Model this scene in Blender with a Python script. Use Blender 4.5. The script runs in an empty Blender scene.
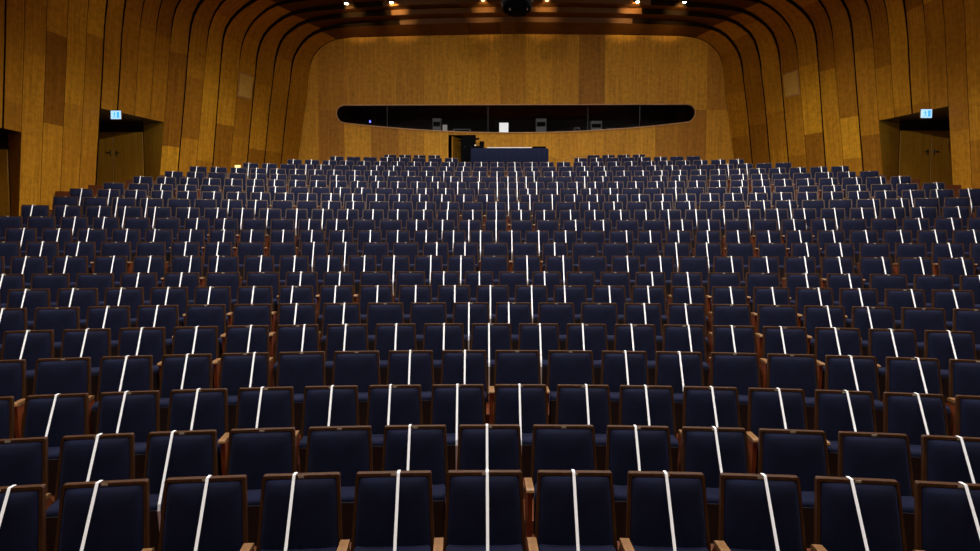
import bpy, math, random
from mathutils import Vector, Matrix
random.seed(7)
PI=math.pi
# every row of seats: radius of its arc, height of the backrest tops, seats (arc position, width factor, strap offset or None, 1 = in view)
ROWS=[
(15.793,0.869,[(-3.865,1.01,0,0),(-3.309,1.01,0.063,1),(-2.755,1.007,-0.036,1),(-2.202,1.003,0.015,1),(-1.651,0.999,-0.039,1),(-1.102,0.997,0.029,1),(-0.554,0.996,0.016,1),(-0.006,0.997,-0.009,1),(0.543,0.998,-0.004,1),(1.093,1.001,0.024,1),(1.645,1.005,-0.039,1),(2.199,1.008,0.02,1),(2.753,1.008,0,0)]),
(16.671,0.905,[(-4.418,1.014,None,0),(-3.86,1.014,None,1),(-3.303,1.012,0.008,1),(-2.747,1.008,-0.059,1),(-2.194,1.005,None,1),(-1.642,1.002,None,1),(-1.091,1,-0.039,1),(-0.542,0.998,-0.019,1),(0.007,0.997,None,1),(0.555,0.997,-0.022,1),(1.104,0.997,0.003,1),(1.653,0.998,None,1),(2.202,1,None,1),(2.752,1.001,0.004,1),(3.303,1.001,None,0)]),
(17.605,1.005,[(-5.231,0.988,0,0),(-4.688,0.988,None,1),(-4.143,0.991,0.002,1),(-3.597,0.996,-0.024,1),(-3.049,0.999,-0.003,1),(-2.498,1.002,-0.031,1),(-1.946,1.004,0.01,1),(-1.394,1.006,-0.038,1),(-0.84,1.006,-0.005,1),(-0.287,1.005,-0.01,1),(0.265,1.004,0.026,1),(0.817,1.002,-0.01,1),(1.367,0.999,0.007,1),(1.916,0.995,0.016,1),(2.462,0.99,0.017,1),(3.005,0.985,0.019,1),(3.546,0.982,None,1),(4.086,0.982,0,0)]),
(18.576,1.151,[(-5.79,1.002,None,0),(-5.239,1.002,None,1),(-4.688,1.001,None,1),(-4.138,1,0.006,1),(-3.588,1,0.007,1),(-3.038,0.999,0.091,1),(-2.489,0.998,None,1),(-1.94,0.998,None,1),(-1.392,0.997,-0.004,1),(-0.843,0.997,0.008,1),(-0.295,0.997,None,1),(0.253,0.997,None,1),(0.802,0.997,0.009,1),(1.35,0.997,0.004,1),(1.899,0.997,None,1),(2.447,0.998,None,1),(2.996,0.998,-0.007,1),(3.545,0.999,0.04,1),(4.095,0.999,None,1),(4.645,0.999,None,0)]),
(19.428,1.324,[(-6.075,0.994,0,0),(-5.529,0.994,-0.005,1),(-4.982,0.995,0.008,1),(-4.434,0.997,0,1),(-3.885,0.999,0.016,1),(-3.336,1,0.041,1),(-2.785,1.001,0.074,1),(-2.234,1.002,-0.013,1),(-1.683,1.003,0.009,1),(-1.131,1.004,0.006,1),(-0.579,1.004,-0.027,1),(-0.027,1.004,0.011,1),(0.525,1.003,-0.048,1),(1.077,1.003,-0.042,1),(1.629,1.002,0.048,1),(2.179,1.001,-0.026,1),(2.729,1,-0.047,1),(3.279,0.998,-0.032,1),(3.827,0.996,-0.018,1),(4.375,0.995,-0.009,1),(4.922,0.995,0,0)]),
(20.307,1.489,[(-6.892,0.992,None,0),(-6.346,0.992,-0.002,1),(-5.801,0.993,None,1),(-5.254,0.995,-0.008,1),(-4.707,0.996,-0.001,1),(-4.158,0.998,None,1),(-3.609,0.999,None,1),(-3.059,1,-0.008,1),(-2.509,1.001,0.036,1),(-1.958,1.002,None,1),(-1.407,1.002,None,1),(-0.856,1.002,-0.027,1),(-0.305,1.002,-0.065,1),(0.246,1.002,None,1),(0.797,1.001,None,1),(1.347,1,0.016,1),(1.897,0.999,-0.019,1),(2.446,0.998,None,1),(2.995,0.996,None,1),(3.542,0.995,0.031,1),(4.089,0.993,-0.063,1),(4.634,0.99,None,1),(5.178,0.989,None,1),(5.722,0.989,None,0)]),
(21.173,1.657,[(-7.751,1.004,0,0),(-7.199,1.004,None,1),(-6.646,1.004,-0.029,1),(-6.094,1.003,-0.046,1),(-5.543,1.002,-0.03,1),(-4.992,1.002,-0.01,1),(-4.441,1.001,-0.028,1),(-3.89,1.001,-0.014,1),(-3.34,1,-0.046,1),(-2.79,1,-0.009,1),(-2.24,1,0.024,1),(-1.69,1,0.009,1),(-1.141,0.999,0.013,1),(-0.591,0.999,-0.033,1),(-0.041,0.999,0.003,1),(0.509,1,-0.079,1),(1.058,1,0.001,1),(1.608,1,-0.011,1),(2.158,1,0.005,1),(2.709,1.001,0.009,1),(3.26,1.001,0.008,1),(3.811,1.002,0.048,1),(4.362,1.003,0.002,1),(4.914,1.004,0.072,1),(5.466,1.004,-0.002,1),(6.018,1.005,None,1),(6.571,1.005,0,0)]),
(22.065,1.816,[(-8.048,0.985,None,0),(-7.506,0.985,-0.015,1),(-6.958,1.005,None,1),(-6.398,1.033,None,1),(-5.826,1.048,0.002,1),(-5.249,1.051,0.005,1),(-4.672,1.046,None,1),(-4.099,1.036,None,1),(-3.533,1.022,-0.007,1),(-2.975,1.007,0.019,1),(-2.425,0.992,None,1),(-1.883,0.979,None,1),(-1.348,0.968,-0.018,1),(-0.817,0.96,0.004,1),(-0.29,0.957,None,1),(0.236,0.957,-0.035,1),(0.764,0.961,None,1),(1.295,0.97,None,1),(1.831,0.981,0.019,1),(2.374,0.994,0.01,1),(2.925,1.009,None,1),(3.484,1.023,None,1),(4.05,1.035,0.034,1),(4.621,1.042,0.049,1),(5.194,1.043,None,1),(5.766,1.035,None,1),(6.333,1.027,-0.013,1),(6.898,1.027,None,0)]),
(22.931,2.048,[(-8.866,0.997,0,0),(-8.318,0.997,None,1),(-7.769,0.998,-0.031,1),(-7.22,0.999,-0.04,1),(-6.67,1,0.052,1),(-6.12,1.001,0.025,1),(-5.569,1.002,0.071,1),(-5.017,1.003,-0.078,1),(-4.466,1.004,0.041,1),(-3.913,1.004,0.019,1),(-3.361,1.005,0.013,1),(-2.808,1.005,0.046,1),(-2.255,1.006,-0.021,1),(-1.702,1.006,0.041,1),(-1.149,1.006,-0.006,1),(-0.596,1.006,None,1),(-0.043,1.006,0.003,1),(0.51,1.005,0.058,1),(1.063,1.005,None,1),(1.616,1.004,0.021,1),(2.168,1.004,0.008,1),(2.72,1.003,None,1),(3.272,1.002,0.043,1),(3.823,1.001,0.036,1),(4.373,1,0.065,1),(4.923,0.999,0.022,1),(5.472,0.998,0.093,1),(6.021,0.997,0.067,1),(6.569,0.995,0.07,1),(7.116,0.994,None,1),(7.663,0.994,0,0)]),
(23.979,2.273,[(-9.325,0.981,None,0),(-8.785,0.981,None,1),(-8.245,0.982,0.01,1),(-7.704,0.985,-0.008,1),(-7.162,0.987,None,1),(-6.618,0.989,None,1),(-6.074,0.991,0.022,1),(-5.528,0.993,0.005,1),(-4.981,0.995,None,1),(-4.434,0.996,None,1),(-3.886,0.997,0,1),(-3.337,0.999,0.015,1),(-2.787,0.999,None,1),(-2.237,1,None,1),(-1.687,1.001,0.022,1),(-1.136,1.001,-0.011,1),(-0.586,1.001,None,1),(-0.035,1.001,None,1),(0.516,1.001,-0.012,1),(1.066,1.001,None,1),(1.616,1,None,1),(2.166,0.999,None,1),(2.716,0.999,-0.017,1),(3.264,0.997,-0.029,1),(3.813,0.996,None,1),(4.36,0.995,None,1),(4.907,0.993,0.009,1),(5.452,0.991,0.002,1),(5.997,0.989,None,1),(6.541,0.987,None,1),(7.083,0.985,0.008,1),(7.624,0.983,None,1),(8.165,0.983,None,0)]),
(24.887,2.51,[(-9.68,0.998,0,0),(-9.131,0.998,0.053,1),(-8.582,0.999,0.036,1),(-8.032,0.999,-0.053,1),(-7.483,1,0.025,1),(-6.932,1,-0.062,1),(-6.382,1.001,0.001,1),(-5.831,1.001,0.039,1),(-5.281,1.002,-0.018,1),(-4.73,1.002,0.019,1),(-4.178,1.002,0.003,1),(-3.627,1.003,0.052,1),(-3.076,1.003,0.019,1),(-2.524,1.003,-0.002,1),(-1.973,1.003,0.007,1),(-1.421,1.003,-0.006,1),(-0.87,1.003,-0.023,1),(-0.318,1.003,0.046,1),(0.233,1.002,0.029,1),(0.785,1.002,0.007,1),(1.336,1.002,None,1),(1.887,1.002,0.094,1),(2.437,1.001,0.001,1),(2.988,1.001,-0.017,1),(3.538,1,-0.017,1),(4.088,1,-0.007,1),(4.638,0.999,-0.001,1),(5.187,0.998,-0.001,1),(5.736,0.998,0.028,1),(6.284,0.997,0.026,1),(6.832,0.996,0.042,1),(7.38,0.995,0.035,1),(7.927,0.995,0.073,1),(8.474,0.995,0,0)]),
(25.772,2.753,[(-9.906,0.971,None,1),(-9.371,0.974,None,1),(-8.834,0.978,0.022,1),(-8.295,0.982,-0.025,1),(-7.754,0.986,None,1),(-7.211,0.989,None,1),(-6.666,0.992,0.014,1),(-6.12,0.995,-0.023,1),(-5.572,0.998,None,1),(-5.023,1,None,1),(-4.472,1.002,-0.01,1),(-3.921,1.003,-0.005,1),(-3.369,1.005,None,1),(-2.816,1.006,None,1),(-2.262,1.007,-0.01,1),(-1.708,1.007,-0.018,1),(-1.154,1.008,-0.015,1),(-0.6,1.008,0.006,1),(-0.046,1.007,None,1),(0.508,1.007,None,1),(1.062,1.006,0.024,1),(1.615,1.005,0.049,1),(2.167,1.003,None,1),(2.718,1.002,None,1),(3.269,1,0.011,1),(3.818,0.997,-0.012,1),(4.366,0.995,None,1),(4.912,0.992,None,1),(5.457,0.989,-0.011,1),(6,0.985,0.011,1),(6.541,0.982,None,1),(7.079,0.978,None,1),(7.616,0.973,0.042,1),(8.15,0.969,0.046,1),(8.682,0.966,None,1),(9.213,0.966,None,0)]),
(26.579,3.006,[(-9.979,1.016,-0.037,1),(-9.421,1.014,-0.028,1),(-8.864,1.012,0.023,1),(-8.308,1.01,-0.072,1),(-7.752,1.009,-0.065,1),(-7.198,1.007,0.037,1),(-6.644,1.006,0.043,1),(-6.092,1.004,-0.01,1),(-5.54,1.003,-0.042,1),(-4.988,1.002,0.016,1),(-4.437,1.001,0.017,1),(-3.887,1,-0.003,1),(-3.337,0.999,0.001,1),(-2.788,0.998,-0.006,1),(-2.239,0.998,0.024,1),(-1.69,0.997,-0.002,1),(-1.142,0.997,0.02,1),(-0.594,0.997,-0.003,1),(-0.045,0.997,0.003,1),(0.503,0.996,-0.03,1),(1.051,0.996,0.009,1),(1.599,0.997,-0.007,1),(2.147,0.997,0.02,1),(2.695,0.997,0.016,1),(3.244,0.998,-0.047,1),(3.793,0.998,-0.011,1),(4.342,0.999,0.018,1),(4.892,1,-0.02,1),(5.442,1.001,0.012,1),(5.993,1.002,-0.013,1),(6.544,1.003,0.026,1),(7.096,1.004,-0.017,1),(7.649,1.005,0.005,1),(8.202,1.007,-0.058,1),(8.756,1.008,0.031,1),(9.311,1.009,None,1),(9.866,1.009,0,0)]),
(27.43,3.24,[(-9.963,1,None,1),(-9.413,1,None,1),(-8.863,1,-0.113,1),(-8.313,1,-0.082,1),(-7.763,1,None,1),(-7.213,1,None,1),(-6.663,1,-0.054,1),(-6.113,1,-0.025,1),(-5.563,1,None,1),(-5.013,1,None,1),(-4.463,1,-0.049,1),(-3.913,1,-0.043,1),(-3.363,1,None,1),(-2.813,1,None,1),(-2.263,1,-0.006,1),(-1.713,1,-0.03,1),(-1.163,1,None,1),(-0.613,1,0,1),(-0.063,1,-0.013,1),(0.487,1,None,1),(1.037,1,None,1),(1.587,1,-0.005,1),(2.137,1,0.021,1),(2.687,1,None,1),(3.237,1,0.026,1),(3.787,1,0.089,1),(4.337,1,None,1),(4.887,1,None,1),(5.437,1,0.065,1),(5.987,1,0.057,1),(6.537,1,None,1),(7.087,1,None,1),(7.637,1,0.088,1),(8.187,1,0.074,1),(8.737,1,None,1),(9.287,1,None,1)]),
(28.388,3.485,[(-10.228,1,0.02,1),(-9.678,1,0.03,1),(-9.128,1,0.033,1),(-8.578,1,0.021,1),(-8.028,1,0.03,1),(-7.478,1,0.051,1),(-6.928,1,0.04,1),(-6.378,1,0.019,1),(-5.828,1,0.038,1),(-5.278,1,0.008,1),(-4.728,1,0.017,1),(-4.178,1,-0.007,1),(-3.628,1,0.021,1),(-3.078,1,0.035,1),(-2.528,1,-0.01,1),(-1.978,1,-0.003,1),(-1.428,1,-0.003,1),(-0.878,1,0.028,1),(-0.328,1,0.015,1),(0.222,1,0.003,1),(0.772,1,0.013,1),(1.322,1,0.017,1),(1.872,1,0.034,1),(2.422,1,-0.018,1),(2.972,1,-0.035,1),(3.522,1,-0.018,1),(4.072,1,0.001,1),(4.622,1,0.008,1),(5.172,1,-0.019,1),(5.722,1,-0.041,1),(6.272,1,-0.025,1),(6.822,1,-0.012,1),(7.372,1,-0.029,1),(7.922,1,-0.032,1),(8.472,1,-0.023,1),(9.022,1,-0.066,1),(9.572,1,-0.111,1),(10.122,1,-0.06,1)]),
(29.347,3.715,[(-10.098,0.986,None,1),(-9.556,0.986,None,1),(-9.013,0.986,-0.028,1),(-8.471,0.986,-0.013,1),(-7.929,0.986,None,1),(-7.386,0.986,None,1),(-6.844,0.986,-0.041,1),(-6.302,0.986,-0.048,1),(-5.759,0.986,None,1),(-5.217,0.986,None,1),(-4.675,0.986,-0.044,1),(-4.132,0.986,-0.036,1),(-3.59,0.986,None,1),(-3.048,0.986,None,1),(-2.505,0.986,0.012,1),(-1.963,0.986,-0.006,1),(-1.421,0.986,None,1),(-0.878,0.986,None,1),(-0.336,0.986,0.021,1),(0.207,0.986,0.006,1),(0.749,0.986,None,1),(1.291,0.986,None,1),(1.834,0.986,0.015,1),(2.376,0.986,0.004,1),(2.918,0.986,None,1),(3.461,0.986,None,1),(4.003,0.986,0.056,1),(4.545,0.986,None,1),(5.088,0.986,None,1),(5.63,0.986,0.042,1),(6.172,0.986,0.066,1),(6.715,0.986,None,1),(7.257,0.986,None,1),(7.8,0.986,0.037,1),(8.342,0.986,0.051,1),(8.884,0.986,None,1),(9.427,0.986,None,1),(9.969,0.986,0.051,1)]),
(30.305,3.978,[(-9.94,0.997,-0.055,1),(-9.391,0.997,-0.017,1),(-8.843,0.997,-0.033,1),(-8.295,0.997,-0.043,1),(-7.746,0.997,-0.03,1),(-7.198,0.997,-0.01,1),(-6.649,0.997,-0.043,1),(-6.101,0.997,-0.04,1),(-5.552,0.997,-0.04,1),(-5.004,0.997,-0.05,1),(-4.455,0.997,-0.032,1),(-3.907,0.997,-0.018,1),(-3.359,0.997,-0.024,1),(-2.81,0.997,-0.034,1),(-2.262,0.997,-0.009,1),(-1.713,0.997,-0.003,1),(-1.165,0.997,0.029,1),(-0.616,0.997,0.006,1),(-0.068,0.997,0.013,1),(0.481,0.997,0.008,1),(1.029,0.997,0.035,1),(1.577,0.997,0.038,1),(2.126,0.997,-0.007,1),(2.674,0.997,0.05,1),(3.223,0.997,0.009,1),(3.771,0.997,0.033,1),(4.32,0.997,-0.018,1),(4.868,0.997,-0.006,1),(5.416,0.997,0.03,1),(5.965,0.997,0.061,1),(6.513,0.997,0.023,1),(7.062,0.997,0.026,1),(7.61,0.997,0.045,1),(8.159,0.997,0.071,1),(8.707,0.997,0.096,1),(9.256,0.997,0.094,1),(9.804,0.997,-0.034,1)]),
(31.264,4.228,[(-9.66,1,-0.025,1),(-9.11,1,0.008,1),(-8.56,1,None,1),(-8.011,1,None,1),(-7.461,1,-0.049,1),(-6.911,1,-0.032,1),(-6.361,1,None,1),(-5.811,1,None,1),(-5.261,1,-0.036,1),(-4.712,1,-0.062,1),(-4.162,1,-0.009,1),(-3.612,1,None,1),(-3.062,1,None,1),(-2.512,1,-0.011,1),(-1.962,1,-0.023,1),(-1.413,1,None,1),(-0.863,1,None,1),(-0.313,1,0.009,1),(0.237,1,-0.007,1),(0.787,1,None,1),(1.337,1,None,1),(1.886,1,0.056,1),(2.436,1,0.038,1),(2.986,1,None,1),(3.536,1,None,1),(4.086,1,0.049,1),(4.636,1,0.01,1),(5.185,1,None,1),(5.735,1,None,1),(6.285,1,0.098,1),(6.835,1,0.033,1),(7.385,1,None,1),(7.935,1,None,1),(8.484,1,0.093,1),(9.034,1,0.049,1),(9.584,1,None,1)]),
(32.223,4.485,[(-9.461,1.005,-0.036,1),(-8.908,1.005,-0.057,1),(-8.355,1.005,-0.056,1),(-7.803,1.005,-0.046,1),(-7.25,1.005,-0.024,1),(-6.698,1.005,-0.029,1),(-6.145,1.005,-0.022,1),(-5.593,1.005,-0.014,1),(-5.04,1.005,0.054,1),(-4.488,1.005,-0.008,1),(-3.935,1.005,-0.025,1),(-3.382,1.005,0.014,1),(-2.83,1.005,0.02,1),(-2.277,1.005,0.003,1),(-1.725,1.005,0.006,1),(-1.172,1.005,-0.008,1),(-0.62,1.005,-0.015,1),(-0.067,1.005,0.036,1),(0.485,1.005,0.025,1),(1.038,1.005,0.037,1),(1.59,1.005,0.028,1),(2.143,1.005,0.011,1),(2.696,1.005,0.009,1),(3.248,1.005,0.009,1),(3.801,1.005,0.023,1),(4.353,1.005,0.031,1),(4.906,1.005,0.017,1),(5.458,1.005,0.045,1),(6.011,1.005,0.028,1),(6.563,1.005,0.055,1),(7.116,1.005,0.046,1),(7.668,1.005,0.049,1),(8.221,1.005,0.051,1),(8.774,1.005,0.058,1),(9.326,1.005,0.054,1)]),
(33.182,4.743,[(-8.368,1.005,-0.054,1),(-7.816,1.005,-0.06,1),(-7.263,1.005,None,1),(-6.71,1.005,0.004,1),(-6.158,1.005,-0.089,1),(-5.605,1.005,None,1),(-5.052,1.005,None,1),(-4.5,1.005,-0.012,1),(-3.947,1.005,-0.025,1),(-3.394,1.005,None,1),(-2.842,1.005,None,1),(-2.289,1.005,0.009,1),(-1.736,1.005,0.006,1),(-1.183,1.005,None,1),(-0.631,1.005,None,1),(-0.078,1.005,0.017,1),(0.475,1.005,0.015,1),(1.027,1.005,None,1),(1.58,1.005,None,1),(2.133,1.005,0.043,1),(2.685,1.005,0.115,1),(3.238,1.005,None,1),(3.791,1.005,None,1),(4.343,1.005,0.052,1),(4.896,1.005,0.03,1),(5.449,1.005,None,1),(6.001,1.005,None,1),(6.554,1.005,0.049,1),(7.107,1.005,0.046,1),(7.66,1.005,None,1),(8.212,1.005,None,1)]),
(34.141,5.006,[(-7.355,1.017,-0.037,1),(-6.796,1.017,-0.021,1),(-6.236,1.017,-0.011,1),(-5.677,1.017,-0.028,1),(-5.118,1.017,0.012,1),(-4.558,1.017,-0.029,1),(-3.999,1.017,-0.007,1),(-3.44,1.017,-0.002,1),(-2.881,1.017,-0.014,1),(-2.321,1.017,0.06,1),(-1.762,1.017,0.018,1),(-1.203,1.017,0.021,1),(-0.643,1.017,0.01,1),(-0.084,1.017,0.033,1),(0.475,1.017,0.056,1),(1.035,1.017,0.046,1),(1.594,1.017,0.002,1),(2.153,1.017,0.049,1),(2.713,1.017,0.033,1),(3.272,1.017,0.069,1),(3.831,1.017,0.023,1),(4.391,1.017,0.106,1),(4.95,1.017,0.044,1),(5.509,1.017,0.077,1),(6.068,1.017,0.033,1),(6.628,1.017,0.052,1),(7.187,1.017,0.048,1)]),
(35.1,5.262,[(-6.235,1.03,-0.05,1),(-5.669,1.03,None,1),(-5.102,1.03,None,1),(-4.536,1.03,0.03,1),(-3.969,1.03,-0.11,1),(-3.403,1.03,None,1),(-2.836,1.03,None,1),(-2.27,1.03,0.026,1),(2.281,0.993,-0.081,1),(2.827,0.993,-0.005,1),(3.374,0.993,None,1),(3.92,0.993,None,1),(4.467,0.993,-0.092,1),(5.013,0.993,0.001,1),(5.559,0.993,None,1),(6.106,0.993,None,1)]),
(36.059,5.483,[(-4.569,0.968,-0.068,1),(-4.036,0.968,-0.011,1),(-3.504,0.968,-0.041,1),(-2.972,0.968,0.047,1),(2.854,0.982,None,1),(3.394,0.982,-0.01,1),(3.934,0.982,0.098,1),(4.475,0.982,0.009,1)])]
E_WASH=170; E_DOWN=760; E_REAR=25; E_FRONT=2900; E_DOOR=3600; E_WORLD=.006; EXPO=.1
CY=-11.877                      # centre of the seating arcs, on the hall axis
CAM=Vector((-0.4457,0.0,2.25)); F=652.32; TH=.048693; PS=-.0197137; RO=.0015782
COL=bpy.context.scene.collection
W=lambda s: s
# ------------------------------------------------------------------ helpers
def link(o,parent=None,loc=None):
    COL.objects.link(o)
    if parent: o.parent=parent
    if loc: o.location=loc
    return o
class MB:
    """collects vertices and faces of one mesh"""
    def __init__(s): s.v=[];s.f=[];s.m=[];s.sm=[]
    def add(s,vs,fs,m=0,smooth=False):
        b=len(s.v); s.v+= [tuple(v) for v in vs]; s.f+=[tuple(b+i for i in f) for f in fs]; s.m+=[m]*len(fs); s.sm+=[smooth]*len(fs)
    def box(s,c,d,m=0,rot=None,bev=0.0):
        x,y,z=d[0]/2,d[1]/2,d[2]/2
        if bev<=0:
            vs=[(a*x,b*y,g*z) for a in(-1,1) for b in(-1,1) for g in(-1,1)]
            fs=[(0,1,3,2),(4,6,7,5),(0,4,5,1),(2,3,7,6),(0,2,6,4),(1,5,7,3)]
        else:
            vs=[];fs=[];b_=min(bev,x*.99,y*.99,z*.99)
            idx={}
            for a in(-1,1):
                for b in(-1,1):
                    for g in(-1,1):
                        for ax in range(3):
                            p=[a*(x-b_),b*(y-b_),g*(z-b_)]; p[ax]=(a*x,b*y,g*z)[ax]
                            idx[(a,b,g,ax)]=len(vs); vs.append(tuple(p))
            I=idx
            for sg in(-1,1):
                fs.append(tuple(I[(sg,b,g,0)] for b,g in((-1,-1),(1,-1),(1,1),(-1,1))[::sg]))
                fs.append(tuple(I[(a,sg,g,1)] for a,g in((-1,-1),(-1,1),(1,1),(1,-1))[::sg]))
                fs.append(tuple(I[(a,b,sg,2)] for a,b in((-1,-1),(1,-1),(1,1),(-1,1))[::sg]))
            for a in(-1,1):
                for b in(-1,1): fs.append((I[(a,b,-1,0)],I[(a,b,1,0)],I[(a,b,1,1)],I[(a,b,-1,1)]))
            for a in(-1,1):
                for g in(-1,1): fs.append((I[(a,-1,g,0)],I[(a,1,g,0)],I[(a,1,g,2)],I[(a,-1,g,2)]))
            for b in(-1,1):
                for g in(-1,1): fs.append((I[(-1,b,g,1)],I[(1,b,g,1)],I[(1,b,g,2)],I[(-1,b,g,2)]))
            for a in(-1,1):
                for b in(-1,1):
                    for g in(-1,1): fs.append((I[(a,b,g,0)],I[(a,b,g,1)],I[(a,b,g,2)]))
        M=rot if rot else Matrix.Identity(3)
        s.add([M@Vector(v)+Vector(c) for v in vs],fs,m)
    def prism(s,poly,axis,a,b,m=0):
        """polygon (2D) pushed along an axis from a to b; axis 0: poly is (y,z); 1: (x,z); 2: (x,y)"""
        def P(q,t):
            return (t,q[0],q[1]) if axis==0 else ((q[0],t,q[1]) if axis==1 else (q[0],q[1],t))
        n=len(poly); vs=[P(q,a) for q in poly]+[P(q,b) for q in poly]
        fs=[tuple(range(n))[::-1],tuple(range(n,2*n))]+[(i,(i+1)%n,n+(i+1)%n,n+i) for i in range(n)]
        s.add(vs,fs,m)
    def tube(s,pts,r,n=8,m=0,closed=False):
        pts=[Vector(p) for p in pts]; k=len(pts); vs=[];fs=[]
        for i,p in enumerate(pts):
            if closed: t=(pts[(i+1)%k]-pts[i-1])
            else: t=pts[min(i+1,k-1)]-pts[max(i-1,0)]
            t.normalize(); up=Vector((0,0,1)) if abs(t.z)<.9 else Vector((0,1,0))
            a=t.cross(up).normalized(); b=t.cross(a)
            rr=r[i] if isinstance(r,(list,tuple)) else r
            for j in range(n): vs.append(p+(a*math.cos(2*PI*j/n)+b*math.sin(2*PI*j/n))*rr)
        for i in range(k if closed else k-1):
            for j in range(n):
                fs.append((i*n+j,i*n+(j+1)%n,((i+1)%k)*n+(j+1)%n,((i+1)%k)*n+j))
        if not closed: fs+= [tuple(range(n))[::-1],tuple(range((k-1)*n,k*n))]
        s.add(vs,fs,m,True)
    def mesh(s,name,mats):
        me=bpy.data.meshes.new(name); me.from_pydata([tuple(v) for v in s.v],[],s.f)
        for q in mats: me.materials.append(q)
        me.polygons.foreach_set('material_index',s.m); me.polygons.foreach_set('use_smooth',s.sm)
        me.update(); return me
    def fix(s,me):
        import bmesh
        bm=bmesh.new(); bm.from_mesh(me); bmesh.ops.recalc_face_normals(bm,faces=bm.faces); bm.to_mesh(me); bm.free(); return me
    def obj(s,name,mats,parent=None,loc=None,fix=True):
        if not isinstance(mats,(list,tuple)): mats=[mats]
        me=s.mesh(name,mats)
        if fix: s.fix(me)
        return link(bpy.data.objects.new(name,me),parent,loc)
def tag(o,label,cat,group=None,kind=None):
    o['label']=label; o['category']=cat
    if group: o['group']=group
    if kind: o['kind']=kind
    return o
def struct(o): o['kind']='structure'; return o
def empty(name,loc=(0,0,0),rz=0):
    o=bpy.data.objects.new(name,None); o.location=loc; o.rotation_euler=(0,0,rz); o.empty_display_size=.2; COL.objects.link(o); return o
# camera frame and the way from a pixel to a point at depth Y
fw=Vector((math.sin(PS)*math.cos(TH),math.cos(PS)*math.cos(TH),-math.sin(TH))); rt=Vector((math.cos(PS),-math.sin(PS),0)); up=rt.cross(fw)
rt2=rt*math.cos(RO)+up*math.sin(RO); up2=up*math.cos(RO)-rt*math.sin(RO)
def at(x,y,Y):
    D=fw+rt2*((x-490)/F)-up2*((y-275.5)/F); return CAM+D*(Y/D.y)
# ------------------------------------------------------------------ materials
def mat(name,col,rough=.5,metal=0,spec=.5,emit=None,es=0):
    m=bpy.data.materials.new(name); m.use_nodes=True; b=m.node_tree.nodes['Principled BSDF']
    b.inputs['Base Color'].default_value=(*col,1); b.inputs['Roughness'].default_value=rough; b.inputs['Metallic'].default_value=metal
    b.inputs['Specular IOR Level'].default_value=spec
    if emit: b.inputs['Emission Color'].default_value=(*emit,1); b.inputs['Emission Strength'].default_value=es
    return m
def wood(name,dark,light,scale=(14,14,.7),rough=.45,tone=False,spec=.4,mott=.35,coord='Object'):
    m=mat(name,light,rough,0,spec); nt=m.node_tree; N=nt.nodes; L=nt.links; b=N['Principled BSDF']
    tc=N.new('ShaderNodeTexCoord'); mp=N.new('ShaderNodeMapping'); mp.inputs['Scale'].default_value=scale
    if coord=='UV':
        L.new(tc.outputs['UV'],mp.inputs['Vector'])
    else: L.new(tc.outputs[coord],mp.inputs['Vector'])
    n1=N.new('ShaderNodeTexNoise'); n1.inputs['Scale'].default_value=1; n1.inputs['Detail'].default_value=6; n1.inputs['Roughness'].default_value=.65; L.new(mp.outputs[0],n1.inputs['Vector'])
    n2=N.new('ShaderNodeTexNoise'); n2.inputs['Scale'].default_value=7 if coord=='UV' else 6; n2.inputs['Detail'].default_value=6; n2.inputs['Roughness'].default_value=.7
    L.new(tc.outputs['UV' if coord=='UV' else coord],n2.inputs['Vector'])
    mx=N.new('ShaderNodeMix'); mx.data_type='FLOAT'; mx.inputs[0].default_value=mott
    L.new(n1.outputs[0],mx.inputs[2]); L.new(n2.outputs[0],mx.inputs[3])
    rp=N.new('ShaderNodeValToRGB'); rp.color_ramp.elements[0].position=.33; rp.color_ramp.elements[1].position=.67
    rp.color_ramp.elements[0].color=(*dark,1); rp.color_ramp.elements[1].color=(*light,1)
    L.new(mx.outputs[0],rp.inputs[0])
    out=rp.outputs[0]
    if tone:
        a=N.new('ShaderNodeAttribute'); a.attribute_name='tone'
        hs=N.new('ShaderNodeHueSaturation')
        mr=N.new('ShaderNodeMapRange'); mr.inputs[1].default_value=0; mr.inputs[2].default_value=1; mr.inputs[3].default_value=.5; mr.inputs[4].default_value=1.5
        L.new(a.outputs['Fac'],mr.inputs[0]); L.new(mr.outputs[0],hs.inputs['Value']); L.new(out,hs.inputs['Color'])
        mh=N.new('ShaderNodeMapRange'); mh.inputs[3].default_value=.488; mh.inputs[4].default_value=.508; L.new(a.outputs['Fac'],mh.inputs[0]); L.new(mh.outputs[0],hs.inputs['Hue'])
        out=hs.outputs[0]
    L.new(out,b.inputs['Base Color'])
    bp=N.new('ShaderNodeBump'); bp.inputs['Strength'].default_value=.12; bp.inputs['Distance'].default_value=.01; L.new(n1.outputs[0],bp.inputs['Height']); L.new(bp.outputs[0],b.inputs['Normal'])
    return m
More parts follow.
